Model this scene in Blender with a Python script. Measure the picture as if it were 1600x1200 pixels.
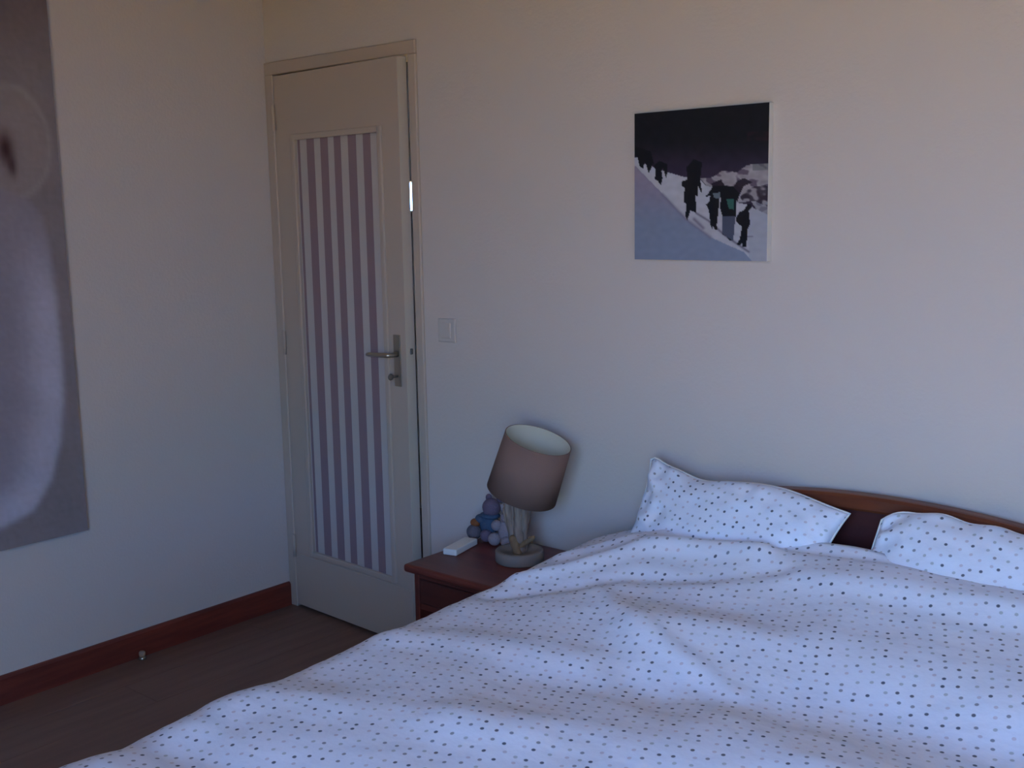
import bpy, bmesh, math, random
from mathutils import Vector, Matrix, noise

# ------------------------------------------------------------------ clear
for o in list(bpy.data.objects):
    bpy.data.objects.remove(o, do_unlink=True)
SC = bpy.context.scene
COL = SC.collection
random.seed(7)

# ------------------------------------------------------------------ camera
CAM_F, CAM_YAW, CAM_PITCH, CAM_ROLL = 1726.99, 0.70651, 0.15278, -0.01782
CAM_POS = Vector((3.4465, -2.6544, 1.5299))
fw = Vector((-math.sin(CAM_YAW)*math.cos(CAM_PITCH), math.cos(CAM_YAW)*math.cos(CAM_PITCH), -math.sin(CAM_PITCH)))
rt = Vector((math.cos(CAM_YAW), math.sin(CAM_YAW), 0))
up = rt.cross(fw)
r2 = rt*math.cos(CAM_ROLL) + up*math.sin(CAM_ROLL)
u2 = -rt*math.sin(CAM_ROLL) + up*math.cos(CAM_ROLL)
cd = bpy.data.cameras.new('camera')
cam = bpy.data.objects.new('camera', cd)
COL.objects.link(cam)
M = Matrix.Identity(4)
for i in range(3):
    M[i][0], M[i][1], M[i][2], M[i][3] = r2[i], u2[i], -fw[i], CAM_POS[i]
cam.matrix_world = M
cd.sensor_fit = 'HORIZONTAL'
cd.sensor_width = 36.0
cd.lens = 36.0*CAM_F/1600.0
cd.clip_start = 0.02
SC.camera = cam

# ------------------------------------------------------------------ sky, sun, exposure
SKY_COL = (0.255, 0.49, 1.0)
SKY_STR = 8.7
SUN_COL = (1.0, 0.88, 0.66)
SUN_STR = 17.5
GROUND_COL = (0.55, 0.25, 0.045)   # terracotta terrace
w = bpy.data.worlds.new('sky')
SC.world = w
w.use_nodes = True
bg = w.node_tree.nodes['Background']
bg.inputs[0].default_value = (*SKY_COL, 1)
bg.inputs[1].default_value = SKY_STR
sd = bpy.data.lights.new('sun', 'SUN')
sd.energy = SUN_STR
sd.color = SUN_COL
sd.angle = math.radians(0.6)
sun = bpy.data.objects.new('sun', sd)
COL.objects.link(sun)
# the sun stands behind the house (over the back wall), so no beam enters the bedroom window
sun.rotation_euler = Vector((-0.35, -0.75, -1.0)).to_track_quat('-Z', 'Y').to_euler()
sun.location = (3, 6, 9)
# window opening in the wall behind the camera: x range, z range
WX0, WX1, WZ0, WZ1 = 2.75, 4.40, 0.12, 2.25
REAR_Y = -3.45
pd = bpy.data.lights.new('window_portal', 'AREA')
pd.shape = 'RECTANGLE'
pd.size = WX1-WX0
pd.size_y = WZ1-WZ0
pd.cycles.is_portal = True
po = bpy.data.objects.new('window_portal', pd)
COL.objects.link(po)
po.location = ((WX0+WX1)/2, REAR_Y-0.05, (WZ0+WZ1)/2)
po.rotation_euler = (math.radians(90), 0, 0)
vs = SC.view_settings
vs.view_transform = 'Standard'
vs.look = 'None'
vs.gamma = 1.0
vs.use_curve_mapping = False
vs.exposure = 1.04

# ------------------------------------------------------------------ materials
def lin(c):
    return tuple((v/255/12.92 if v/255 <= 0.04045 else ((v/255+0.055)/1.055)**2.4) for v in c)

def new_mat(name, col, rough=0.6, spec=0.3):
    m = bpy.data.materials.new(name)
    m.use_nodes = True
    b = m.node_tree.nodes['Principled BSDF']
    b.inputs['Base Color'].default_value = (*col[:3], 1)
    b.inputs['Roughness'].default_value = rough
    b.inputs['Specular IOR Level'].default_value = spec
    return m, m.node_tree, b

def add_bump(nt, b, scale, strength, dist=0.01, detail=4, coord='Object', stretch=(1, 1, 1)):
    tc = nt.nodes.new('ShaderNodeTexCoord')
    mp = nt.nodes.new('ShaderNodeMapping')
    mp.inputs['Scale'].default_value = stretch
    n = nt.nodes.new('ShaderNodeTexNoise')
    n.inputs['Scale'].default_value = scale
    n.inputs['Detail'].default_value = detail
    bp = nt.nodes.new('ShaderNodeBump')
    bp.inputs['Strength'].default_value = strength
    bp.inputs['Distance'].default_value = dist
    nt.links.new(tc.outputs[coord], mp.inputs[0])
    nt.links.new(mp.outputs[0], n.inputs['Vector'])
    nt.links.new(n.outputs['Fac'], bp.inputs['Height'])
    nt.links.new(bp.outputs[0], b.inputs['Normal'])
    return n

def varied(nt, b, c1, c2, scale, stretch=(1, 1, 1), detail=5, lo=0.35, hi=0.65):
    tc = nt.nodes.new('ShaderNodeTexCoord')
    mp = nt.nodes.new('ShaderNodeMapping')
    mp.inputs['Scale'].default_value = stretch
    n = nt.nodes.new('ShaderNodeTexNoise')
    n.inputs['Scale'].default_value = scale
    n.inputs['Detail'].default_value = detail
    cr = nt.nodes.new('ShaderNodeValToRGB')
    cr.color_ramp.elements[0].position = lo
    cr.color_ramp.elements[0].color = (*c1, 1)
    cr.color_ramp.elements[1].position = hi
    cr.color_ramp.elements[1].color = (*c2, 1)
    nt.links.new(tc.outputs['Object'], mp.inputs[0])
    nt.links.new(mp.outputs[0], n.inputs['Vector'])
    nt.links.new(n.outputs['Fac'], cr.inputs[0])
    nt.links.new(cr.outputs[0], b.inputs['Base Color'])

def plain(name, col, rough=0.6, spec=0.3, bump=None):
    m, nt, b = new_mat(name, col, rough, spec)
    if bump:
        add_bump(nt, b, *bump)
    return m

def wood(name, c1, c2, rough=0.4, stretch=(1, 12, 12), scale=3.0, spec=0.35):
    m, nt, b = new_mat(name, c1, rough, spec)
    varied(nt, b, c1, c2, scale, stretch, 6)
    return m

MAT = {}
MAT['wall'] = plain('wall_paint', (0.61, 0.548, 0.51), 0.85, 0.15, (90, 0.25, 0.004))
MAT['ceil'] = plain('ceiling_paint', (0.65, 0.62, 0.58), 0.9, 0.1)
MAT['door'] = plain('door_paint', (0.50, 0.415, 0.345), 0.5, 0.3)
MAT['dooredge'] = plain('door_edge_paint', (0.56, 0.50, 0.42), 0.5, 0.3)
MAT['frame'] = plain('frame_paint', (0.50, 0.415, 0.345), 0.5, 0.3)
MAT['panel'] = plain('panel_paper_pale', (0.53, 0.485, 0.465), 0.7, 0.2)
MAT['stripe'] = plain('panel_paper_mauve', (0.29, 0.205, 0.225), 0.7, 0.2)
MAT['skirt'] = wood('skirting_wood', (0.21, 0.047, 0.03), (0.13, 0.03, 0.022), 0.45, (12, 1, 12))
MAT['redwood'] = wood('stained_wood', (0.165, 0.038, 0.026), (0.11, 0.026, 0.02), 0.35, (1, 10, 10))
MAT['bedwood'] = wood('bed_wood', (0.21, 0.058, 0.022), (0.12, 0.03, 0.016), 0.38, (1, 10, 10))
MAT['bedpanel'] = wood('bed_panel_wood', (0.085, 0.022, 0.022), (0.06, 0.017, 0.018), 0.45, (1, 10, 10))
MAT['drawerwood'] = wood('drawer_wood', (0.10, 0.026, 0.02), (0.07, 0.02, 0.016), 0.5, (1, 10, 10))
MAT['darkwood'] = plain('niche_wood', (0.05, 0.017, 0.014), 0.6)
MAT['plank'] = wood('laminate', (0.235, 0.138, 0.102), (0.19, 0.108, 0.080), 0.45, (9, 0.8, 9), 2.5)
MAT['metal'] = plain('handle_metal', (0.42, 0.37, 0.30), 0.3, 0.5)
MAT['metal'].node_tree.nodes['Principled BSDF'].inputs['Metallic'].default_value = 0.9
MAT['lock'] = plain('lock_metal', (0.10, 0.09, 0.08), 0.4, 0.5)
MAT['plastic'] = plain('white_plastic', (0.75, 0.73, 0.68), 0.4, 0.4)
MAT['switch'] = plain('switch_plastic', (0.54, 0.50, 0.47), 0.4, 0.4)
MAT['canvas'] = plain('canvas_edge', (0.75, 0.73, 0.68), 0.8, 0.2)
MAT['shade'] = plain('shade_linen', (0.235, 0.145, 0.118), 0.9, 0.1, (400, 0.3, 0.002))
MAT['shadein'] = plain('shade_lining', (0.58, 0.55, 0.44), 0.8, 0.1)
MAT['stone'] = plain('lamp_stone', (0.25, 0.205, 0.175), 0.7, 0.25, (60, 0.3, 0.003))
MAT['drift'] = wood('driftwood', (0.32, 0.24, 0.19), (0.20, 0.14, 0.11), 0.85, (14, 14, 2), 6)
MAT['drift2'] = wood('driftwood_tan', (0.30, 0.18, 0.09), (0.22, 0.13, 0.07), 0.85, (14, 14, 2), 6)
MAT['mauve'] = plain('plush_mauve', (0.17, 0.12, 0.16), 0.95, 0.1, (220, 0.8, 0.004))
MAT['greyp'] = plain('plush_grey', (0.15, 0.125, 0.14), 0.95, 0.1, (220, 0.8, 0.004))
MAT['bluep'] = plain('plush_blue', (0.07, 0.105, 0.16), 0.95, 0.1, (220, 0.8, 0.004))
MAT['orange'] = plain('plush_orange', (0.26, 0.09, 0.035), 0.95, 0.1, (220, 0.8, 0.004))
MAT['palep'] = plain('plush_pale', (0.32, 0.26, 0.27), 0.95, 0.1, (220, 0.8, 0.004))
MAT['mattress'] = plain('mattress_ticking', (0.75, 0.75, 0.74), 0.9, 0.1)
MAT['stopper'] = plain('stop_rubber', (0.42, 0.27, 0.19), 0.5, 0.3)
MAT['hallwall'] = plain('hall_paint', (0.72, 0.72, 0.70), 0.9, 0.1)
MAT['pvc'] = plain('window_frame_white', (0.78, 0.78, 0.77), 0.4, 0.4)
MAT['grass'] = plain('garden_ground', GROUND_COL, 0.95, 0.05)
nt = MAT['grass'].node_tree
varied(nt, nt.nodes['Principled BSDF'], tuple(v*0.85 for v in GROUND_COL), tuple(v*1.15 for v in GROUND_COL), 0.6)

MAT['hedge_blocker'] = plain('blocker_leaves', (0.26, 0.30, 0.07), 0.9, 0.1, (6, 0.8, 0.1))

def cotton(name):
    m, nt, b = new_mat(name, (0.76, 0.80, 0.92), 0.85, 0.15)
    uv = nt.nodes.new('ShaderNodeUVMap')
    uv.uv_map = 'UVMap'
    mp = nt.nodes.new('ShaderNodeMapping')
    mp.inputs['Rotation'].default_value = (0, 0, math.radians(19))
    vo = nt.nodes.new('ShaderNodeTexVoronoi')
    vo.voronoi_dimensions = '2D'
    vo.inputs['Scale'].default_value = 1/0.0265
    vo.inputs['Randomness'].default_value = 0.45
    nt.links.new(uv.outputs[0], mp.inputs[0])
    nt.links.new(mp.outputs[0], vo.inputs['Vector'])
    sep = nt.nodes.new('ShaderNodeSeparateColor')
    nt.links.new(vo.outputs['Color'], sep.inputs[0])
    cr = nt.nodes.new('ShaderNodeValToRGB')
    cr.color_ramp.interpolation = 'CONSTANT'
    els = cr.color_ramp.elements
    els[0].position = 0.0
    els[0].color = (0.13, 0.14, 0.18, 1)
    els[1].position = 0.22
    els[1].color = (0.30, 0.31, 0.36, 1)
    for p, c in ((0.48, (0.48, 0.52, 0.56, 1)), (0.74, (0.62, 0.58, 0.66, 1))):
        e = els.new(p)
        e.color = c
    nt.links.new(sep.outputs[0], cr.inputs[0])
    lt = nt.nodes.new('ShaderNodeMapRange')
    lt.inputs['From Min'].default_value = 0.115
    lt.inputs['From Max'].default_value = 0.170
    lt.inputs['To Min'].default_value = 1.0
    lt.inputs['To Max'].default_value = 0.0
    nt.links.new(vo.outputs['Distance'], lt.inputs[0])
    mx = nt.nodes.new('ShaderNodeMix')
    mx.data_type = 'RGBA'
    mx.inputs['A'].default_value = (0.76, 0.80, 0.92, 1)
    nt.links.new(lt.outputs[0], mx.inputs['Factor'])
    nt.links.new(cr.outputs[0], mx.inputs['B'])
    nt.links.new(mx.outputs['Result'], b.inputs['Base Color'])
    add_bump(nt, b, 45, 0.18, 0.006, 3, 'Object')
    return m
MAT['cotton'] = cotton('dotted_cotton')

def print_mat(name):
    m, nt, b = new_mat(name, (0.5, 0.5, 0.5), 0.6, 0.2)
    a = nt.nodes.new('ShaderNodeVertexColor')
    a.layer_name = 'print'
    nt.links.new(a.outputs[0], b.inputs['Base Color'])
    return m
MAT['print'] = print_mat('canvas_print')

# ------------------------------------------------------------------ helpers
def obj(name, bm, mat, parent=None, smooth=False, loc=None, rotz=None):
    me = bpy.data.meshes.new(name)
    bmesh.ops.recalc_face_normals(bm, faces=bm.faces[:])
    bm.to_mesh(me)
    bm.free()
    if smooth:
        for p in me.polygons:
            p.use_smooth = True
    if mat is not None:
        me.materials.append(MAT[mat])
    o = bpy.data.objects.new(name, me)
    COL.objects.link(o)
    if parent is not None:
        o.parent = parent
    if loc is not None:
        o.location = loc
    if rotz is not None:
        o.rotation_euler = (0, 0, rotz)
    return o

def tag(o, label, cat=None, group=None, kind=None):
    o['label'] = label
    if cat:
        o['category'] = cat
    if group:
        o['group'] = group
    if kind:
        o['kind'] = kind
    return o

def thing(name, label, cat, loc=(0, 0, 0), rotz=0, group=None, kind=None):
    o = bpy.data.objects.new(name, None)
    o.empty_display_size = 0.05
    COL.objects.link(o)
    o.location = loc
    o.rotation_euler = (0, 0, rotz)
    return tag(o, label, cat, group, kind)

def box(bm, x0, x1, y0, y1, z0, z1, bev=0.0, seg=1):
    vs_ = [bm.verts.new(p) for p in ((x0, y0, z0), (x1, y0, z0), (x1, y1, z0), (x0, y1, z0),
                                     (x0, y0, z1), (x1, y0, z1), (x1, y1, z1), (x0, y1, z1))]
    fs = [bm.faces.new([vs_[i] for i in q]) for q in ((0, 3, 2, 1), (4, 5, 6, 7), (0, 1, 5, 4), (1, 2, 6, 5), (2, 3, 7, 6), (3, 0, 4, 7))]
    if bev > 0:
        es = set()
        for f in fs:
            es.update(f.edges)
        bmesh.ops.bevel(bm, geom=list(es), offset=bev, segments=seg, affect='EDGES', profile=0.5)
    return bm

def bx(*a, **k):
    return box(bmesh.new(), *a, **k)

def lathe(prof, seg=40, bm=None, mtx=None, close=False):
    bm = bm or bmesh.new()
    rings = []
    for r, z in prof:
        ring = []
        for i in range(seg):
            a = 2*math.pi*i/seg
            p = Vector((r*math.cos(a), r*math.sin(a), z))
            if mtx:
                p = mtx @ p
            ring.append(bm.verts.new(p))
        rings.append(ring)
    n = len(rings)
    for k in range(n if close else n-1):
        A, B = rings[k], rings[(k+1) % n]
        for i in range(seg):
            j = (i+1) % seg
            bm.faces.new((A[i], A[j], B[j], B[i]))
    if not close:
        if prof[0][0] > 1e-6:
            bm.faces.new(list(reversed(rings[0])))
        if prof[-1][0] > 1e-6:
            bm.faces.new(rings[-1])
    bmesh.ops.remove_doubles(bm, verts=bm.verts[:], dist=1e-6)
    return bm

def ellipsoid(bm, c, r, seg=20, rings=12, rot=None):
    m = Matrix.Translation(Vector(c))
    if rot is not None:
        m = m @ rot
    m = m @ Matrix.Diagonal((*r, 1))
    bmesh.ops.create_uvsphere(bm, u_segments=seg, v_segments=rings, radius=1.0, matrix=m)
    return bm

def tube(bm, pts, rads, seg=10, wob=0.0):
    pts = [Vector(p) for p in pts]
    rings = []
    for i, p in enumerate(pts):
        d = (pts[min(i+1, len(pts)-1)]-pts[max(i-1, 0)]).normalized()
        a = d.orthogonal().normalized() if i == 0 else (prev - d*prev.dot(d)).normalized()
        prev = a
        b = d.cross(a)
        r = rads[i] if hasattr(rads, '__len__') else rads
        ring = []
        for k in range(seg):
            t = 2*math.pi*k/seg
            rr = r*(1+wob*noise.noise(Vector((k*1.7, i*0.9, p.x*37))))
            ring.append(bm.verts.new(p+a*math.cos(t)*rr+b*math.sin(t)*rr))
        rings.append(ring)
    for A, B in zip(rings, rings[1:]):
        for k in range(seg):
            j = (k+1) % seg
            bm.faces.new((A[k], A[j], B[j], B[k]))
    bm.faces.new(list(reversed(rings[0])))
    bm.faces.new(rings[-1])
    return bm

def sstep(a, b, x):
    t = max(0.0, min(1.0, (x-a)/(b-a)))
    return t*t*(3-2*t)

# ------------------------------------------------------------------ room shell
RX, CEIL = 4.7, 2.50
T = 0.12
DW, DH = 0.797, 2.10           # outer size of the door frame

bm = bx(-T, 0, REAR_Y-T, 0, 0, CEIL)
tag(obj('wall_left', bm, 'wall'), 'off-white painted wall on the left behind the tall print', 'wall', kind='structure')

bm = bmesh.new()
box(bm, DW, RX+T, 0, T, 0, CEIL)
box(bm, -T, DW, 0, T, DH, CEIL)
box(bm, -T, 0, 0, T, 0, DH)
tag(obj('wall_back', bm, 'wall'), 'off-white painted wall behind the bed, nightstand and door', 'wall', kind='structure')

bm = bx(RX, RX+T, REAR_Y-T, 0, 0, CEIL)
tag(obj('wall_right', bm, 'wall'), 'off-white painted wall beyond the right edge of the photograph', 'wall', kind='structure')

bm = bmesh.new()
box(bm, 0, WX0, REAR_Y-T, REAR_Y, 0, CEIL)
box(bm, WX1, RX, REAR_Y-T, REAR_Y, 0, CEIL)
box(bm, WX0, WX1, REAR_Y-T, REAR_Y, 0, WZ0)
box(bm, WX0, WX1, REAR_Y-T, REAR_Y, WZ1, CEIL)
tag(obj('wall_rear', bm, 'wall'), 'off-white painted wall with the window, behind the camera', 'wall', kind='structure')

bm = bx(-T-1.4, RX+T, REAR_Y-T, 1.5, CEIL, CEIL+0.1)
tag(obj('ceiling', bm, 'ceil'), 'plain white ceiling above the bedroom', 'ceiling', kind='structure')

# floor: a screed under single boards that run along the left wall
fl = thing('floor', 'brown wood-look board floor beside the bed', 'floor', kind='structure')
obj('underlay', bx(0, RX, REAR_Y, 0, -0.12, -0.009), 'darkwood', fl)
PW, PL, G = 0.193, 1.28, 0.0006
pm = None
for i in range(25):
    x0 = i*PW
    x1 = min(x0+PW, RX)
    if x0 >= RX-0.02:
        break
    off = (i*0.47) % 1.0*PL
    y = 0.0
    first = True
    while y > REAR_Y+0.02:
        ln = off+0.25 if first else PL
        first = False
        y1 = max(y-ln, REAR_Y)
        full = abs((y-y1)-PL) < 1e-6 and abs((x1-x0)-PW) < 1e-6
        if full and pm is not None:
            o = bpy.data.objects.new('plank', pm)
            COL.objects.link(o)
            o.parent = fl
        else:
            b_ = bx(G, (x1-x0)-G, -(y-y1)+G, -G, -0.009, 0.0, bev=0.0008)
            o = obj('plank', b_, 'plank', fl)
            if full:
                pm = o.data
        o.location = (x0, y, 0)
        y = y1

# skirting boards
def skirt_profile(bm, a, b, nrm, h=0.095, t=0.013):
    a, b, nrm = Vector(a), Vector(b), Vector(nrm)
    prof = [(0, 0), (t, 0), (t, h-0.010), (t-0.004, h-0.002), (t-0.008, h), (0, h)]
    A = [bm.verts.new(a+nrm*d+Vector((0, 0, z))) for d, z in prof]
    B = [bm.verts.new(b+nrm*d+Vector((0, 0, z))) for d, z in prof]
    for i in range(len(prof)):
        j = (i+1) % len(prof)
        bm.faces.new((A[i], A[j], B[j], B[i]))
    bm.faces.new(A)
    bm.faces.new(list(reversed(B)))
    return bm
tag(obj('baseboard_left', skirt_profile(bmesh.new(), (0, -0.012, 0), (0, REAR_Y, 0), (1, 0, 0)), 'skirt'),
    'red-brown wooden skirting board along the foot of the left wall', 'baseboard', kind='structure')
tag(obj('baseboard_back', skirt_profile(bmesh.new(), (DW+0.002, 0, 0), (RX, 0, 0), (0, -1, 0)), 'skirt'),
    'red-brown wooden skirting board along the wall behind the nightstand', 'baseboard', kind='structure')

# door frame
fr = thing('trim_1', 'cream painted wooden frame around the striped door', 'door frame', kind='structure')
FW = 0.046
obj('jamb', bx(0.0005, FW, -0.010, T-0.001, 0, DH-FW, bev=0.003), 'frame', fr)
FR = 0.036
obj('jamb', bx(DW-FR, DW-0.0005, -0.010, T-0.001, 0, DH-FW, bev=0.003), 'frame', fr)
obj('head', bx(0.0005, DW-0.0005, -0.010, T-0.001, DH-FW, DH-0.0005, bev=0.003), 'frame', fr)
obj('door_stop_strip', bx(DW-FR-0.012, DW-FR-0.0002, 0.050, 0.075, 0, DH-FW), 'frame', fr)
obj('door_stop_strip', bx(FW+0.0002, FW+0.012, 0.050, 0.075, 0, DH-FW), 'frame', fr)
obj('strike_plate', bx(DW-FR-0.0015, DW-FR, 0.004, 0.026, 0.98, 1.16), 'lock', fr)

# door leaf, hinged by the corner, standing slightly ajar into the room
LW, LH, LT = 0.696, 2.036, 0.040
DANG = -math.radians(2.75)
dr = thing('door_1', 'cream door with mauve striped panel, standing slightly ajar by the corner', 'door',
           loc=(0.0475, -0.006, 0.012), rotz=DANG, kind='structure')
# local: x along the leaf, y=0 front face (room side is -y), z up
PX0, PX1, PZ0, PZ1 = 0.118, 0.588, 0.235, 1.800
RD = 0.008
bm = bmesh.new()
box(bm, 0, PX0, 0, LT, 0, LH)
box(bm, PX1, LW-0.0015, 0, LT, 0, LH)
box(bm, PX0, PX1, 0, LT, 0, PZ0)
box(bm, PX0, PX1, 0, LT, PZ1, LH)
box(bm, PX0, PX1, LT-0.01, LT, PZ0, PZ1)
obj('leaf', bm, 'door', dr)
obj('leaf_edge', bx(LW-0.0015, LW, 0.0, LT, 0, LH), 'dooredge', dr)
pn = obj('panel', bx(PX0, PX1, RD, LT-0.0102, PZ0, PZ1), 'panel', dr)
pn['label'] = 'recessed panel with pale and mauve vertical stripes'
for a, b in ((0.124, 0.137), (0.178, 0.222), (0.259, 0.302), (0.337, 0.375), (0.416, 0.460), (0.498, 0.538)):
    obj('stripe', bx(a, b, RD-0.0006, RD-0.0001, PZ0+0.001, PZ1-0.001), 'stripe', pn)
# moulding round the panel
MWD = 0.020
def mould(x0, x1, z0, z1):
    return bx(x0, x1, -0.007, 0.004, z0, z1, bev=0.004, seg=2)
obj('moulding', mould(PX0-MWD, PX0+0.002, PZ0-MWD, PZ1+MWD), 'door', dr)
obj('moulding', mould(PX1-0.002, PX1+MWD, PZ0-MWD, PZ1+MWD), 'door', dr)
obj('moulding', mould(PX0, PX1, PZ1-0.002, PZ1+MWD), 'door', dr)
obj('moulding', mould(PX0, PX1, PZ0-MWD, PZ0+0.002), 'door', dr)
# bottom rail, a board proud of the leaf
obj('bottom_rail', bx(0.002, LW-0.002, -0.004, 0.001, 0.0, PZ0-MWD-0.004, bev=0.002), 'door', dr)
# hinges
for z in (0.24, 1.045, 1.885):
    h = obj('hinge', lathe([(0.0065, -0.045), (0.0065, 0.045)], 14), 'frame', dr, True, loc=(0.002, -0.007, z))
# handle: long plate, lever pointing to the hinges, key
hp = obj('handle_plate', bx(0.636, 0.670, -0.0065, -0.0001, 0.935, 1.115, bev=0.003, seg=2), 'metal', dr)
hp['label'] = 'long metal handle plate'
bm = bmesh.new()
tube(bm, [(0.655, -0.006, 1.047), (0.655, -0.030, 1.047), (0.652, -0.042, 1.047), (0.640, -0.047, 1.047), (0.600, -0.047, 1.046), (0.555, -0.046, 1.044), (0.540, -0.044, 1.043)],
     [0.009, 0.008, 0.0085, 0.0085, 0.008, 0.0075, 0.006], 12)
obj('lever', bm, 'metal', hp, True)
bm = bmesh.new()
tube(bm, [(0.653, -0.005, 0.972), (0.653, -0.026, 0.972)], 0.0045, 10)
ellipsoid(bm, (0.653, -0.036, 0.972), (0.005, 0.012, 0.012), 14, 8)
obj('key', bm, 'lock', hp, True)
obj('latch', bx(LW, LW+0.006, 0.016, 0.028, 1.048, 1.068, bev=0.002), 'lock', dr)

# window behind the camera, standing open to the garden
wn = thing('window_1', 'white window frame in the wall behind the camera', 'window', kind='structure')
for n_, a in (('side_frame', (WX0, WX0+0.05, WZ0, WZ1)), ('side_frame', (WX1-0.05, WX1, WZ0, WZ1)),
              ('top_frame', (WX0+0.05, WX1-0.05, WZ1-0.05, WZ1)), ('bottom_frame', (WX0+0.05, WX1-0.05, WZ0, WZ0+0.05)),
              ('mullion', ((WX0+WX1)/2-0.03, (WX0+WX1)/2+0.03, WZ0+0.05, WZ1-0.05))):
    obj(n_, bx(a[0], a[1], REAR_Y-0.09, REAR_Y-0.03, a[2], a[3], bev=0.004), 'pvc', wn)

# hallway behind the door
HY = 1.35
bm = bmesh.new()
box(bm, -1.4, 1.9, HY, HY+T, 0, 1.555)
box(bm, -1.4, 1.9, HY, HY+T, 1.70, CEIL)
box(bm, -1.4, -0.95, HY, HY+T, 1.555, 1.70)
box(bm, -0.25, 1.9, HY, HY+T, 1.555, 1.70)
box(bm, -1.4-T, -1.4, T, HY, 0, CEIL)
box(bm, 1.9, 1.9+T, T, HY, 0, CEIL)
box(bm, -1.4-T, -T, 0, T, 0, CEIL)
tag(obj('wall_hall', bm, 'hallwall'), 'pale hallway wall glimpsed through the gap of the door', 'wall', kind='structure')
tag(obj('floor_hall', bx(-1.4, 1.9, 0.0, HY+T, -0.12, -0.002), 'plank'), 'brown hallway floor behind the ajar door', 'floor', kind='structure')

# garden outside the bedroom window
bm = bmesh.new()
box(bm, -60, 60, -80, 40, -0.60, -0.40)
tag(obj('ground', bm, 'grass'), 'sunlit terracotta terrace outside the window behind the camera', 'ground', kind='structure')

bm = bmesh.new()  # added leafy bank, never in view: cuts low sky, greens the window light
NHX, NHZ = 120, 10
prof_ = [(0.0, -0.4), (0.15, 0.1), (0.2, 0.6), (0.25, 1.2), (0.5, 1.6), (1.0, 1.75), (1.5, 1.6), (1.75, 1.2), (1.8, 0.5), (2.0, -0.4)]
hr = []
for i in range(NHX+1):
    x = -22+50*i/NHX
    row = []
    for k, (d, z) in enumerate(prof_):
        n_ = noise.noise(Vector((x*1.3, k*1.1, 3)))
        row.append(bm.verts.new((x, -12.5-d+0.25*n_, z+(0.22*noise.noise(Vector((x*0.9, k*0.7, 9))) if z > 0 else 0))))
    hr.append(row)
for A, B in zip(hr, hr[1:]):
    for k in range(len(prof_)):
        j = (k+1) % len(prof_)
        bm.faces.new((A[k], B[k], B[j], A[j]))
bm.faces.new(list(reversed(hr[0])))
bm.faces.new(hr[-1])
tag(obj('hedge_blocker', bm, 'hedge_blocker', None, True), 'unseen green bank added behind the camera to block low sky and tint the daylight', 'hedge_blocker', kind='structure')

# ------------------------------------------------------------------ bed
BXC, BHW = 2.44, 0.72
bed = thing('bed', 'double bed with red-brown arched wooden headboard against the wall', 'bed', loc=(BXC, -0.02, 0))
def arch(x):
    return 0.8245-0.2*x*x
# headboard top rail (arched), local coordinates from the bed centre
NS = 48
HBW = 0.695
bm = bmesh.new()
rings = []
for i in range(NS+1):
    x = -HBW+2*HBW*i/NS
    zt = arch(x)
    prof = [(-0.018, zt-0.040), (-0.046, zt-0.040), (-0.050, zt-0.034), (-0.050, zt-0.008), (-0.044, zt-0.001), (-0.036, zt), (-0.010, zt), (-0.006, zt-0.004), (-0.006, zt-0.040)]
    rings.append([bm.verts.new((x, y, z)) for y, z in prof])
for A, B in zip(rings, rings[1:]):
    for k in range(len(A)):
        j = (k+1) % len(A)
        bm.faces.new((A[k], A[j], B[j], B[k]))
bm.faces.new(rings[0])
bm.faces.new(list(reversed(rings[-1])))
hb = obj('headboard', bm, 'bedwood', bed)
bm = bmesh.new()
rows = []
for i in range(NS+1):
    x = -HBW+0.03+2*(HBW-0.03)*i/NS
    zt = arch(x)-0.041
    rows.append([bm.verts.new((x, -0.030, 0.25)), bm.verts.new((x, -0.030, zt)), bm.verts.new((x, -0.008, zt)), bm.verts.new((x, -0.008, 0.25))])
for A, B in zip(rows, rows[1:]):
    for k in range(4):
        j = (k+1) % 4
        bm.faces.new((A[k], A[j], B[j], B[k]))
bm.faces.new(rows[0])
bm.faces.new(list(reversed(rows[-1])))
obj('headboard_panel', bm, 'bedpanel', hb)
for s in (-1, 1):
    xx = s*(HBW-0.03)
    obj('headboard_post', bx(xx-0.028, xx+0.028, -0.052, -0.004, 0, arch(HBW)-0.043, bev=0.004), 'bedwood', bed)
    obj('side_rail', bx(s*0.70-0.014, s*0.70+0.014, -2.06, -0.055, 0.18, 0.33, bev=0.004), 'bedwood', bed)
    obj('leg', bx(s*0.69-0.03, s*0.69+0.03, -2.075, -2.015, 0, 0.178, bev=0.004), 'bedwood', bed)
obj('foot_rail', bx(-0.713, 0.713, -2.09, -2.062, 0.18, 0.33, bev=0.004), 'bedwood', bed)
obj('slat_base', bx(-0.682, 0.682, -2.055, -0.06, 0.27, 0.318), 'bedwood', bed)
tag(obj('mattress', bx(BXC-0.70, BXC+0.70, -2.06, -0.085, 0.34, 0.50, bev=0.03, seg=4), 'mattress', None, True),
    'white mattress on the bed, hidden under the dotted duvet', 'mattress')

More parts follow.
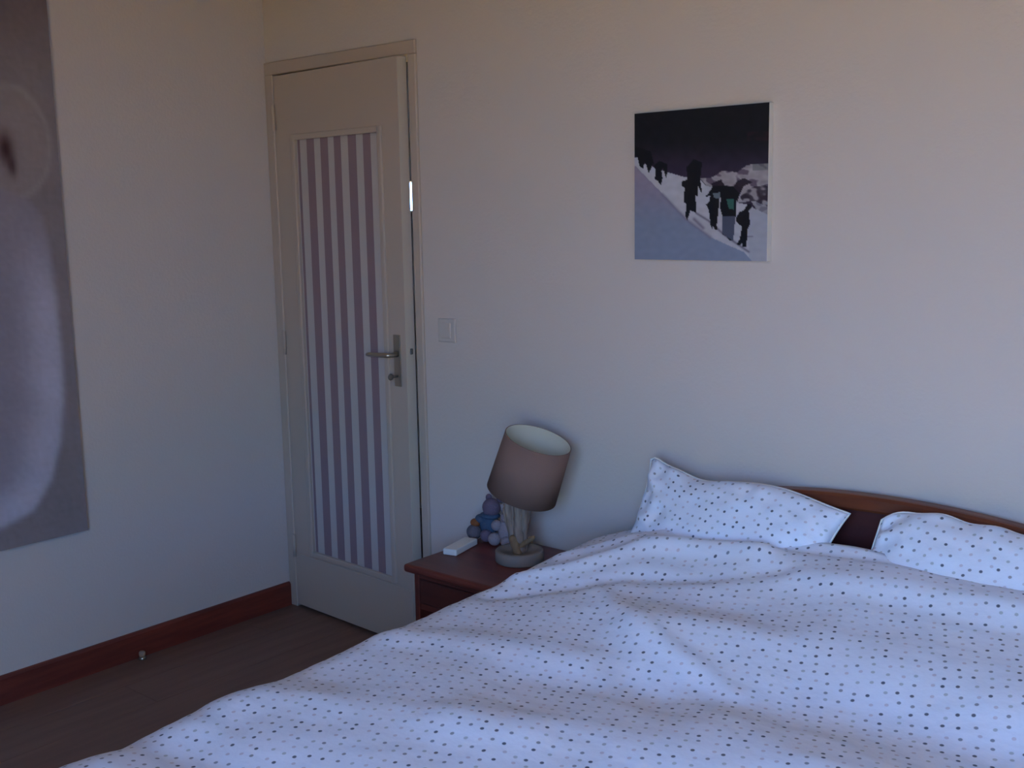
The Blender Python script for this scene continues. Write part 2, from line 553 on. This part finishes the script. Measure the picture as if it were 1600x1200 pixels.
# ---- height of the duvet over the bed
RIDGES = [  # polyline (x, y), height, width
    ([(1.70, -0.60), (1.83, -0.47), (1.92, -0.37), (2.02, -0.33), (2.22, -0.30)], 0.022, 0.035),
    ([(1.72, -0.72), (1.97, -0.50), (2.10, -0.46), (2.3, -0.36)], -0.012, 0.03),
    ([(1.88, -0.30), (2.15, -0.25), (2.46, -0.24), (2.80, -0.24)], -0.010, 0.022),
    ([(2.2, -0.40), (2.5, -0.36), (2.8, -0.34), (3.1, -0.36)], 0.011, 0.04),
    ([(1.95, -0.60), (2.21, -0.76), (2.45, -0.84)], 0.009, 0.030),
    ([(2.05, -0.74), (2.2, -0.88), (2.4, -0.97)], -0.007, 0.045),
    ([(2.17, -0.70), (2.53, -0.58), (2.91, -0.59), (3.15, -0.66)], 0.020, 0.085),
    ([(2.10, -1.02), (2.40, -0.88), (2.65, -0.80), (2.95, -0.79)], -0.013, 0.085),
    ([(2.15, -1.25), (2.45, -1.08), (2.8, -1.0), (3.1, -1.02)], 0.012, 0.10),
    ([(1.68, -1.05), (1.9, -0.95), (2.1, -0.90)], 0.010, 0.06),
    ([(1.65, -1.45), (1.95, -1.30), (2.2, -1.22)], 0.012, 0.07),
    ([(1.62, -1.68), (1.85, -1.62), (2.2, -1.55)], -0.012, 0.07),
    ([(1.70, -0.42), (1.80, -0.33), (1.95, -0.27)], 0.010, 0.025),
]
def seg_dist(px, py, a, b):
    dx, dy = b[0]-a[0], b[1]-a[1]
    t = max(0, min(1, ((px-a[0])*dx+(py-a[1])*dy)/(dx*dx+dy*dy)))
    return math.hypot(px-a[0]-t*dx, py-a[1]-t*dy)
HK = [(0.0, 0.71), (-0.2, 0.715), (-0.30, 0.702), (-0.42, 0.672), (-0.6, 0.637), (-0.9, 0.608), (-1.3, 0.600), (-2.3, 0.590)]
def hbase(y):
    if y >= HK[0][0]:
        return HK[0][1]
    for (ya, za), (yb, zb) in zip(HK, HK[1:]):
        if y >= yb:
            t = (ya-y)/(ya-yb)
            t = t*t*(3-2*t)*0.5+t*0.5
            return za+(zb-za)*t
    return HK[-1][1]
def dz(x, y):
    h = hbase(y)
    bump = h-0.602
    wx = 0.30+0.70*sstep(1.62, 1.98, x)
    if bump > 0:
        h = 0.602+bump*wx
    if y > -0.6:
        h += 0.022*sstep(1.95, 2.7, x)*sstep(-0.6, -0.25, y)
    for pl, a, wd in RIDGES:
        d = min(seg_dist(x, y, p, q) for p, q in zip(pl, pl[1:]))
        if d < 3*wd:
            h += a*math.exp(-(d/wd)**2)
    h += 0.010*noise.noise(Vector((x*2.6, y*3.2, 3.0)))+0.005*noise.noise(Vector((x*7, y*9, 8.0)))+0.0016*noise.noise(Vector((x*21, y*30, 1.0)))
    return h
YH, YF = -0.225, -2.06

# ---- pillows
def pillow(name, label, TL, TR, BL, BR, t0, topf, seed, waist):
    NU, NV = 56, 40
    TL, TR, BL, BR = map(Vector, (TL, TR, BL, BR))
    c = (TL+TR+BL+BR)/4
    nrm = ((TR-TL)+(BR-BL)).cross((TL-BL)+(TR-BR)).normalized()
    if nrm.y > 0:
        nrm = -nrm
    W, H = (TR-TL).length, (TL-BL).length
    bm = bmesh.new()
    uvl = bm.loops.layers.uv.new('UVMap')
    grid = {}
    uvs = {}
    for side in (1, -1):
        for i in range(NU+1):
            for j in range(NV+1):
                u, v = i/NU, j/NV
                edge = i in (0, NU) or j in (0, NV)
                if edge and side == -1:
                    continue
                # straight-ish edges with waists between the corners
                p = BL*(1-u)*(1-v)+BR*u*(1-v)+TL*(1-u)*v+TR*u*v
                waist_u = math.sin(math.pi*u)
                waist_v = math.sin(math.pi*v)
                pu = (TR-TL).normalized()
                pv = ((TL-BL)+(TR-BR)).normalized()
                p += pu*(0.5-u)*waist*waist_v**0.8
                p += pv*topf(u)*(v**3)
                th = t0*(max(0.0, math.sin(math.pi*min(1, max(0, u)))) * max(0.0, math.sin(math.pi*v)))**0.42
                # gathered creases running in from the seams
                e = min(u, 1-u, v, 1-v)
                cr_ = math.exp(-e*6)*(0.020+0.018*max(0.0, 1-u*4))*noise.noise(Vector((u*13+seed, v*10+u*6, seed*3.1)))*min(1, e*25)
                ff = 0.006*noise.noise(Vector((u*5+seed, v*4, seed)))*min(1, e*10)
                p += nrm*side*(th*(0.62 if side > 0 else 0.38)+cr_+ff)
                vtx = bm.verts.new(p)
                grid[(side, i, j)] = vtx
                uvs[vtx] = (u*W+seed*0.37, v*H*1.08)
    def g(s, i, j):
        return grid.get((s, i, j)) or grid[(1, i, j)]
    for side in (1, -1):
        for i in range(NU):
            for j in range(NV):
                q = [g(side, i, j), g(side, i+1, j), g(side, i+1, j+1), g(side, i, j+1)]
                f = bm.faces.new(q)
                for lp in f.loops:
                    lp[uvl].uv = uvs[lp.vert]
    root = thing(name, label, 'pillow', loc=(c.x, c.y, min(BL.z, BR.z)-0.02), group='dotted pillows at the headboard')
    off = Vector(root.location)
    edge_pts = [grid[(1, i, 0)].co.copy() for i in range(NU+1)]+[grid[(1, NU, j)].co.copy() for j in range(1, NV+1)]
    edge_pts += [grid[(1, i, NV)].co.copy() for i in range(NU-1, -1, -1)]+[grid[(1, 0, j)].co.copy() for j in range(NV-1, 0, -1)]
    for v_ in bm.verts:
        v_.co -= off
    obj('pillowcase', bm, 'cotton', root, True)
    bm = bmesh.new()
    tube(bm, [p-off for p in edge_pts]+[edge_pts[0]-off], 0.0028, 6)
    obj('piping', bm, 'mattress', root, True)
    return root

def top_left(u):
    return 0.014*math.exp(-((u-0.0)/0.07)**2)-0.010*math.exp(-(u/0.014)**2)-0.016*math.exp(-((u-0.30)/0.13)**2)+0.020*math.exp(-((u-0.68)/0.22)**2)
def top_right(u):
    return 0.006*math.sin(u*9)+0.004*math.sin(u*31+1)-0.032*max(0.0, 1-u/0.11)**2
pillow('pillow', 'white dotted pillow with one corner peaking up, nearest the nightstand',
       (1.775, -0.105, 0.840), (2.372, -0.135, 0.790), (1.760, -0.300, 0.545), (2.345, -0.31, 0.535), 0.115, top_left, 1.3, 0.055)
pillow('pillow', 'white dotted pillow leaning on the right half of the headboard',
       (2.455, -0.125, 0.815), (3.07, -0.125, 0.815), (2.44, -0.31, 0.545), (3.06, -0.31, 0.545), 0.115, top_right, 4.7, 0.0)

# ---- duvet
NA, NB = 190, 210
FLAT, RND = 0.715, 0.165
def cross(a, flat, rnd, vdrop):
    """arc position a>=0 -> (outwards, drop)"""
    if a <= flat:
        return a, 0.0
    q = a-flat
    qa = rnd*math.pi/2
    if q <= qa:
        th = q/rnd
        return flat+rnd*math.sin(th), rnd*(1-math.cos(th))
    return flat+rnd, rnd+min(q-qa, vdrop)
VD = 0.17
AMAX = FLAT+RND*math.pi/2+VD
BMAX = (YH-YF)+0.12*math.pi/2+0.20
bm = bmesh.new()
uvl = bm.loops.layers.uv.new('UVMap')
G_ = []
uvs = {}
for j in range(NB+1):
    bb = BMAX*j/NB
    row = []
    for i in range(NA+1):
        a = -AMAX+2*AMAX*i/NA
        s = -1 if a < 0 else 1
        ox, dra = cross(abs(a), FLAT, RND, VD)
        oy, drb = cross(bb, YH-YF, 0.12, 0.20)
        x = BXC+s*ox
        y = YH-oy
        # uneven head edge of the cover
        y += 0.05*(1-sstep(0, 0.35, bb))*(0.55*math.sin((x-1.6)*3.2)+0.5*noise.noise(Vector((x*4, 0, 5))))
        # gentle bulges of the hanging sides
        k = sstep(FLAT+0.05, AMAX, abs(a))
        x += s*(0.020*noise.noise(Vector((s*3.0, y*2.2, 1.5)))+0.018*math.sin(y*6.0+s))*k
        if s < 0:
            x += 0.02*sstep(-0.62, -0.35, y)*k
        k2 = sstep((YH-YF)+0.05, BMAX, bb)
        y += 0.03*noise.noise(Vector((x*3.0, 2.0, 7.5)))*k2
        z = dz(x, y)-math.hypot(dra, drb)
        # beside the nightstand the side of the cover lies on its top
        lim = 0.19
        if s < 0:
            lim = 0.19+(0.515-0.19)*sstep(-0.62, -0.46, y)
        if z < lim+0.02:
            z = lim+0.02*math.exp((z-lim-0.02)/0.05)
        v_ = bm.verts.new((x, y, z))
        uvs[v_] = (a+3.0, bb)
        row.append(v_)
    G_.append(row)
for j in range(NB):
    for i in range(NA):
        f = bm.faces.new((G_[j][i], G_[j+1][i], G_[j+1][i+1], G_[j][i+1]))
        for lp in f.loops:
            lp[uvl].uv = uvs[lp.vert]
duvet = obj('duvet', bm, 'cotton', None, True)
if duvet.data.polygons[NA*40+NA//2].normal.z < 0:
    duvet.data.flip_normals()
md = duvet.modifiers.new('thickness', 'SOLIDIFY')
md.thickness = 0.022
md.offset = -1
tag(duvet, 'rumpled white duvet with grey polka dots spread over the bed', 'duvet')

# ------------------------------------------------------------------ nightstand
NX0, NX1, NY0, NY1, NZ = 1.095, 1.575, -0.425, -0.016, 0.490
ns = thing('nightstand', 'red-brown wooden nightstand between the door and the bed', 'nightstand', loc=((NX0+NX1)/2, (NY0+NY1)/2, 0))
hx, hy = (NX1-NX0)/2, (NY1-NY0)/2
obj('top', bx(-hx, hx, -hy, hy, NZ-0.026, NZ, bev=0.010, seg=3), 'redwood', ns)
ix = hx-0.026
for s in (-1, 1):
    obj('side_panel', bx(s*ix-0.010, s*ix+0.010, -hy+0.032, hy-0.012, 0.05, NZ-0.027, bev=0.002), 'redwood', ns)
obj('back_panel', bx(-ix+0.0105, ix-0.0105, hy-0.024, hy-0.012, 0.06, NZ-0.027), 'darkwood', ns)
obj('apron', bx(-ix+0.0105, ix-0.0105, -hy+0.034, -hy+0.050, NZ-0.047, NZ-0.027), 'redwood', ns)
obj('drawer', bx(-ix+0.014, ix-0.014, -hy+0.030, -hy+0.30, NZ-0.125, NZ-0.049, bev=0.003), 'drawerwood', ns)
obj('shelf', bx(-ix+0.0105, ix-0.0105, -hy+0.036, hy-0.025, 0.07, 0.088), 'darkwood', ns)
obj('shelf', bx(-ix+0.0105, ix-0.0105, -hy+0.036, hy-0.025, NZ-0.145, NZ-0.127), 'redwood', ns)
obj('plinth', bx(-ix+0.0105, ix-0.0105, -hy+0.034, -hy+0.05, 0.0, 0.068), 'redwood', ns)
for sx in (-1, 1):
    for yy in (-hy+0.045, hy-0.03):
        obj('foot', bx(sx*ix-0.012, sx*ix+0.012, yy-0.012, yy+0.012, 0, 0.051, bev=0.003), 'redwood', ns)

# ------------------------------------------------------------------ lamp
LX, LY = 1.359, -0.188
lp_ = thing('table_lamp', 'driftwood table lamp with a tilted taupe drum shade on the nightstand', 'lamp', loc=(LX, LY, NZ))
obj('base', lathe([(0.0, 0.0), (0.070, 0.0), (0.0735, 0.003), (0.0735, 0.033), (0.070, 0.036), (0.058, 0.036), (0.050, 0.030), (0.0, 0.028)], 48), 'stone', lp_, True)
AX = Vector((0.358, 0.051, 1.0)).normalized()
SCN = Vector((1.412, -0.196, 0.790))-Vector((LX, LY, NZ))      # centre of the shade
q = AX.to_track_quat('Z', 'Y').to_matrix().to_4x4()
SM = Matrix.Translation(SCN) @ q
HH, R0, R1, TH = 0.090, 0.107, 0.101, 0.0025
bm = lathe([(R0, -HH), (R1, HH), (R1-TH, HH), (R0-TH, -HH)], 56, None, SM, close=True)
me_shade = obj('lamp_shade', bm, 'shade', lp_, True)
me_shade.data.materials.append(MAT['shadein'])
for p in me_shade.data.polygons:
    c_ = SM.inverted() @ p.center
    if math.hypot(c_.x, c_.y) < (R0+R1)/2-TH*0.7-(c_.z/HH)*(R0-R1)/2 and abs(c_.z) < HH*0.98:
        p.material_index = 1
    if abs((q.to_3x3().inverted() @ p.normal).z) > 0.8:
        p.use_smooth = False
# shade carrier: ring with three spokes and a lamp holder
bm = bmesh.new()
for k in range(3):
    a = 2*math.pi*k/3+0.4
    tube(bm, [SM @ Vector((0.012*math.cos(a), 0.012*math.sin(a), -0.04)), SM @ Vector(((R0-0.004)*math.cos(a), (R0-0.004)*math.sin(a), -0.045))], 0.0018, 6)
obj('shade_spokes', bm, 'plastic', me_shade, True)
obj('lamp_holder', lathe([(0.0, -0.085), (0.016, -0.085), (0.018, -0.06), (0.018, -0.035), (0.0, -0.035)], 20, None, SM), 'plastic', lp_, True)
bm = bmesh.new()
bmat = SM @ Matrix.Translation((0, 0, -0.002))
lathe([(0.0, -0.034), (0.012, -0.032), (0.014, -0.015), (0.026, 0.008), (0.024, 0.026), (0.012, 0.038), (0.0, 0.041)], 20, bm, bmat)
obj('bulb', bm, 'shadein', lp_, True)
# driftwood stem: sticks fanning out of the base
sticks = [
    ((0.002, -0.010, 0.026), (-0.020, -0.018, 0.085), (-0.030, -0.016, 0.205), 0.014, 'drift'),
    ((0.010, -0.004, 0.026), (0.006, -0.016, 0.09), (0.022, -0.022, 0.205), 0.016, 'drift'),
    ((0.000, 0.008, 0.026), (0.012, 0.006, 0.10), (0.050, 0.004, 0.215), 0.013, 'drift'),
    ((-0.010, 0.004, 0.026), (-0.006, 0.006, 0.09), (0.004, 0.010, 0.215), 0.014, 'drift'),
    ((0.010, -0.016, 0.026), (0.004, -0.024, 0.050), (-0.002, -0.028, 0.085), 0.014, 'drift2'),
    ((-0.006, -0.014, 0.030), (0.022, -0.012, 0.058), (0.066, -0.006, 0.088), 0.008, 'drift2'),
    ((0.008, 0.010, 0.026), (0.016, 0.000, 0.09), (0.036, -0.012, 0.205), 0.014, 'drift'),
    ((-0.002, 0.000, 0.026), (-0.012, -0.010, 0.085), (-0.010, -0.006, 0.200), 0.016, 'drift'),
    ((-0.004, -0.006, 0.026), (-0.026, -0.006, 0.075), (-0.050, -0.008, 0.160), 0.009, 'drift'),
]
for p0, p1, p2, r, mt in sticks:
    bm = bmesh.new()
    pts, rr = [], []
    for k in range(13):
        t = k/12
        P = Vector(p0)*(1-t)**2+Vector(p1)*2*t*(1-t)+Vector(p2)*t*t
        P += Vector((noise.noise(P*40), noise.noise(P*40+Vector((5, 0, 0))), 0))*0.003
        pts.append(P)
        rr.append(r*(1.0-0.35*abs(t-0.45)+0.18*noise.noise(Vector((t*5, r*900, p0[0]*100)))))
    rr[0] *= 0.9
    rr[-1] *= 0.6
    tube(bm, pts, rr, 12, 0.25)
    obj('driftwood_stick', bm, mt, lp_, True)

# ------------------------------------------------------------------ soft toys
def blob(name, mat, parts, parent):
    bm = bmesh.new()
    for c, r in parts:
        ellipsoid(bm, c, r if hasattr(r, '__len__') else (r, r, r), 20, 12)
    return obj(name, bm, mat, parent, True)
t1 = thing('plush_toy', 'mauve and blue plush toy with an orange patch, sitting by the wall', 'soft toy', loc=(1.13, -0.085, NZ), group='soft toys on the nightstand')
o0 = Vector(t1.location)
L = lambda x, y, z: (x-o0.x, y-o0.y, z-o0.z)
blob('body', 'bluep', [(L(1.140, -0.078, 0.545), (0.034, 0.028, 0.042)), (L(1.118, -0.088, 0.558), (0.024, 0.020, 0.016))], t1)
hd = blob('head', 'mauve', [(L(1.164, -0.092, 0.604), (0.031, 0.028, 0.030)), (L(1.160, -0.108, 0.594), (0.015, 0.012, 0.012))], t1)
blob('ear', 'mauve', [(L(1.143, -0.080, 0.630), (0.012, 0.008, 0.013))], hd)
blob('ear', 'mauve', [(L(1.184, -0.074, 0.632), (0.012, 0.008, 0.013))], hd)
blob('scarf', 'bluep', [(L(1.157, -0.092, 0.577), (0.036, 0.030, 0.011))], t1)
blob('arm', 'orange', [(L(1.101, -0.101, 0.545), (0.018, 0.014, 0.014))], t1)
blob('foot', 'greyp', [(L(1.0985, -0.105, 0.515), (0.026, 0.024, 0.0245))], t1)
blob('foot', 'mauve', [(L(1.149, -0.103, 0.511), (0.020, 0.020, 0.0205))], t1)
t2 = thing('plush_toy', 'pale grey-pink plush toy with round paws, squeezed against the lamp', 'soft toy', loc=(1.215, -0.095, NZ), group='soft toys on the nightstand')
o0 = Vector(t2.location)
blob('body', 'palep', [(L(1.222, -0.088, 0.533), (0.027, 0.026, 0.042))], t2)
blob('foot', 'palep', [(L(1.197, -0.117, 0.5115), (0.0215, 0.021, 0.021))], t2)
blob('foot', 'palep', [(L(1.240, -0.112, 0.508), (0.017, 0.018, 0.0175))], t2)
blob('paw', 'palep', [(L(1.196, -0.104, 0.553), (0.019, 0.018, 0.018))], t2)
hd = blob('head', 'palep', [(L(1.226, -0.086, 0.580), (0.024, 0.023, 0.022))], t2)
bm = bmesh.new()
tube(bm, [L(1.222, -0.096, 0.594), L(1.226, -0.104, 0.610), L(1.221, -0.107, 0.628)], [0.008, 0.009, 0.006], 12)
obj('ear', bm, 'palep', hd, True)
bm = bmesh.new()
tube(bm, [L(1.236, -0.096, 0.592), L(1.250, -0.108, 0.590), L(1.254, -0.114, 0.566)], [0.007, 0.008, 0.006], 12)
obj('ear', bm, 'palep', hd, True)

# ------------------------------------------------------------------ remote control
rc = thing('remote_control', 'white oblong remote control lying on the nightstand', 'remote', loc=(1.139, -0.214, NZ), rotz=math.radians(13))
obj('case', bx(-0.024, 0.024, -0.068, 0.068, 0.0005, 0.0205, bev=0.0035, seg=3), 'plastic', rc)

# ------------------------------------------------------------------ switch
sw = thing('light_switch', 'white square light switch on the wall right of the door', 'switch', loc=(0.905, 0, 1.150))
obj('plate', bx(-0.040, 0.040, -0.0085, -0.0002, -0.040, 0.040, bev=0.004, seg=2), 'switch', sw)
bm = bx(-0.022, 0.022, -0.0125, -0.008, -0.026, 0.026, bev=0.002)
obj('rocker', bm, 'switch', sw)

# ------------------------------------------------------------------ door stop on the floor
ds = thing('door_stop', 'small pale door stop on the floor against the left skirting board', 'door stop', loc=(0.034, -0.690, 0))
obj('base', lathe([(0.0, 0.0), (0.013, 0.0), (0.013, 0.006), (0.010, 0.012), (0.0, 0.012)], 20), 'metal', ds, True)
obj('cap', lathe([(0.0, 0.012), (0.010, 0.012), (0.0115, 0.018), (0.0115, 0.026), (0.008, 0.030), (0.0, 0.031)], 20), 'stopper', ds, True)

# ------------------------------------------------------------------ prints
def inpoly(x, y, P):
    c = False
    j = len(P)-1
    for i in range(len(P)):
        xi, yi = P[i]
        xj, yj = P[j]
        if (yi > y) != (yj > y) and x < (xj-xi)*(y-yi)/(yj-yi)+xi:
            c = not c
        j = i
    return c

def print_sheet(name, NU, NV, pos, colf, parent):
    """flat sheet of small faces, one printed colour per corner"""
    verts = [pos(i/NU, j/NV) for j in range(NV+1) for i in range(NU+1)]
    faces = [(j*(NU+1)+i, j*(NU+1)+i+1, (j+1)*(NU+1)+i+1, (j+1)*(NU+1)+i) for j in range(NV) for i in range(NU)]
    me = bpy.data.meshes.new(name)
    me.from_pydata(verts, [], faces)
    ca = me.color_attributes.new('print', 'FLOAT_COLOR', 'POINT')
    k = 0
    for j in range(NV+1):
        for i in range(NU+1):
            ca.data[k].color = (*colf(i/NU, j/NV), 1.0)
            k += 1
    me.materials.append(MAT['print'])
    o = bpy.data.objects.new(name, me)
    COL.objects.link(o)
    o.parent = parent
    return o

# --- small square canvas of walkers on a snow slope
PXL, PXR, PZB, PZT, PTH = 1.668, 2.080, 1.396, 1.799, 0.024
pc = thing('canvas_picture', 'square canvas print of skiers walking up a snowy slope', 'picture', loc=((PXL+PXR)/2, 0, PZB))
pw, ph = PXR-PXL, PZT-PZB
obj('stretcher', bx(-pw/2, pw/2, -PTH, -0.0005, 0, ph, bev=0.001), 'canvas', pc)

SNOW = [(100, 1160), (100, 470), (150, 455), (200, 500), (260, 520), (330, 545), (450, 580), (560, 600), (600, 640), (700, 660), (780, 745), (850, 760), (900, 790), (1000, 840), (1000, 1160)]
MTN = [(560, 592), (640, 585), (700, 545), (790, 555), (850, 510), (1000, 497), (1000, 850), (900, 790), (870, 740), (780, 745), (700, 660), (600, 640)]
LOWER = [(100, 1160), (100, 500), (140, 515), (320, 690), (470, 850), (620, 965), (820, 1060), (880, 1130), (880, 1160)]
TREES = [(100, 380), (100, 450), (140, 450), (150, 460), (165, 515), (188, 530), (198, 485), (208, 500), (225, 560), (245, 520), (255, 490), (262, 530), (268, 500), (300, 480), (350, 500), (345, 600), (332, 560), (320, 520), (312, 545), (318, 590), (305, 635), (285, 605), (265, 595), (272, 545), (262, 500), (240, 420)]
F1 = [(440, 610), (478, 600), (475, 520), (520, 470), (575, 490), (562, 600), (572, 690), (555, 660), (548, 640), (545, 705), (530, 700), (535, 812), (515, 800), (495, 795), (485, 830), (475, 855), (464, 830), (470, 755), (455, 740), (460, 650), (445, 640)]
F2 = [(592, 690), (600, 700), (622, 670), (640, 640), (700, 640), (700, 690), (680, 720), (672, 800), (660, 890), (665, 922), (645, 915), (638, 890), (632, 912), (622, 890), (612, 790), (595, 757), (618, 735), (622, 705), (596, 706)]
F3 = [(690, 640), (760, 640), (800, 690), (780, 740), (780, 830), (765, 860), (758, 990), (735, 985), (715, 960), (705, 955), (690, 945), (700, 880), (695, 830), (682, 780), (688, 700)]
F4 = [(838, 772), (848, 757), (870, 755), (872, 780), (855, 800), (862, 880), (848, 915), (845, 960), (835, 1030), (815, 1030), (812, 1005), (795, 1020), (780, 1010), (800, 975), (812, 900), (780, 868), (778, 840), (800, 805), (825, 795)]
PATCH2 = [(640, 685), (685, 680), (680, 720), (645, 715)]
PATCH3 = [(722, 725), (768, 725), (765, 790), (735, 785)]
LEG3 = [(695, 830), (775, 830), (760, 990), (715, 960), (692, 940)]
BLACKM = [(790, 610), (830, 590), (880, 620), (830, 640), (800, 700), (790, 740), (700, 690), (640, 660), (630, 625), (690, 600), (720, 650), (760, 650)]
BLACKR = [(820, 680), (880, 650), (930, 640), (1000, 640), (1000, 790), (940, 760), (900, 740), (830, 740), (805, 720)]
WALLC = lin((140, 138, 148))
def to_albedo(c, wallc=WALLC, alb=0.57):
    l_ = lin(c)
    return tuple(min(0.85, a/b*alb) for a, b in zip(l_, wallc))
def sdist(x, y, pl):
    return min(seg_dist(x, y, a, b) for a, b in zip(pl, pl[1:]))
def ski_col(u, v):
    xl, xr = 133-11*v, 985-30*v
    x = xl+(xr-xl)*u
    yt = 187-65*u
    yb = 1103+19*u
    y = yt+(yb-yt)*v
    nz = noise.noise(Vector((x*0.02, y*0.02, 0)))
    n2 = noise.noise(Vector((x*0.022, y*0.03, 4)))
    c = Vector((17, 17, 23)).lerp(Vector((36, 29, 46)), sstep(330, 560, y))*(1+0.12*nz)
    if x > 850 and 300 < y < 360:
        c = c.lerp(Vector((50, 25, 35)), 0.4*max(0, n2+0.4))
    if inpoly(x, y, MTN):
        c = Vector((112, 106, 118))*(1+0.22*n2)
        t = sstep(0.05, 0.35, nz*0.6+n2)
        c = c.lerp(Vector((55, 45, 62)), t*0.8)
        if y > 740:
            c = c.lerp(Vector((92, 96, 110)), 0.5)
        if x > 880 and y < 545:
            c = c.lerp(Vector((70, 72, 80)), 0.6)
    if inpoly(x, y, SNOW):
        c = Vector((128, 126, 142)).lerp(Vector((108, 108, 126)), sstep(600, 1000, y)*0.3)
        c *= 1+0.06*n2
        if x > 850:
            c = c.lerp(Vector((104, 106, 124)), 0.5)
        d = sdist(x, y, [(315, 690), (470, 850), (620, 965)])
        c = c.lerp(Vector((90, 84, 102)), 0.75*math.exp(-(d/10)**2))
        d = sdist(x, y, [(520, 850), (575, 905)])
        c = c.lerp(Vector((80, 74, 92)), 0.8*math.exp(-(d/11)**2))
        d = sdist(x, y, [(535, 812), (610, 860), (700, 945), (790, 1015), (850, 1060)])
        c = c.lerp(Vector((60, 56, 72)), 0.7*math.exp(-(d/7)**2))
        d = sdist(x, y, [(800, 965), (875, 962)])
        c = c.lerp(Vector((70, 66, 82)), 0.7*math.exp(-(d/4)**2))
    if inpoly(x, y, LOWER):
        c = Vector((99, 92, 114)).lerp(Vector((88, 94, 118)), sstep(600, 900, y))*(1+0.04*n2)
        d = sdist(x, y, [(315, 690), (470, 850), (620, 965)])
        c = c.lerp(Vector((82, 78, 100)), 0.6*math.exp(-(d/12)**2))
    if inpoly(x, y, BLACKM) or inpoly(x+8*n2, y, BLACKR):
        t = 0.9 if not inpoly(x, y, BLACKR) else 0.75*sstep(-0.25, 0.05, n2)
        c = c.lerp(Vector((24, 18, 28)), t)
    for P_ in (TREES, F1, F2, F3, F4):
        if inpoly(x, y, P_):
            c = Vector((15, 14, 20))
    if inpoly(x, y, LEG3):
        c = Vector((52, 55, 74))
    if inpoly(x, y, PATCH2):
        c = Vector((72, 78, 92))
    if inpoly(x, y, PATCH3):
        c = Vector((36, 66, 66))
    return to_albedo(c)
print_sheet('print', 170, 170, lambda u, v: (-pw/2+pw*u, -PTH-0.0006, ph*(1-v)), ski_col, pc)['label'] = 'dark printed snow scene with walking figures'

# --- tall canvas on the left wall, cut by the edge of the photograph
CY1, CY0, CZ0, CZ1, CTH = -0.853, -1.85, 0.508, 2.38, 0.030
tc_ = thing('tall_canvas', 'tall canvas print of a pale rounded form on mauve grey, left wall', 'picture', loc=(0, (CY0+CY1)/2, CZ0))
cw, ch = CY1-CY0, CZ1-CZ0
obj('stretcher', bx(0.0005, CTH, -cw/2, cw/2, 0, ch, bev=0.001), 'canvas', tc_)
BODY = [(-1.85, 1.60), (-1.60, 1.72), (-1.20, 1.70), (-0.96, 1.62), (-0.910, 1.56), (-0.892, 1.45), (-0.882, 1.30), (-0.878, 1.10), (-0.884, 0.95), (-0.905, 0.82), (-0.945, 0.70), (-1.02, 0.60), (-1.14, 0.563), (-1.40, 0.556), (-1.85, 0.60)]
WALLL = lin((112, 106, 116))
def tall_col(u, v):
    y = CY0+cw*u
    z = CZ1-ch*v
    n1 = noise.noise(Vector((y*9, z*9, 2)))
    n2 = noise.noise(Vector((y*60, z*60, 5)))
    c = Vector((78, 68, 76))
    c = c.lerp(Vector((64, 54, 62)), sstep(1.9, 2.3, z))
    # round upper part with a dark eye-like hollow
    e = math.hypot((y+1.000)/0.125, (z-1.775)/0.175)
    c = c.lerp(Vector((84, 73, 80)), 1-sstep(0.75, 1.0, e))
    c = c.lerp(Vector((98, 88, 94)), 0.5*math.exp(-((e-0.95)/0.07)**2))
    if z < 1.75:
        inside = inpoly(y+0.006*n1, z, BODY)
        d = sdist(y, z, BODY)
        if inside:
            t = sstep(0, 0.03, d)
            bright = math.exp(-((d-0.05)/0.09)**2)
            cc = Vector((82, 73, 86)).lerp(Vector((106, 98, 116)), bright*sstep(1.65, 1.15, z))
            c = c.lerp(cc, t)
    k = math.exp(-(((y+1.022)/0.022)**2+((z-1.755)/0.045)**2))+0.7*math.exp(-(((y+1.005)/0.012)**2+((z-1.70)/0.03)**2))
    c = c.lerp(Vector((34, 20, 24)), min(1, k))
    c *= 1+0.05*n1+0.05*n2
    return to_albedo(c, WALLL, 0.55)
print_sheet('print', 100, 180, lambda u, v: (CTH+0.0006, -cw/2+cw*u, ch*(1-v)), tall_col, tc_)['label'] = 'soft mauve print with a pale rounded form'
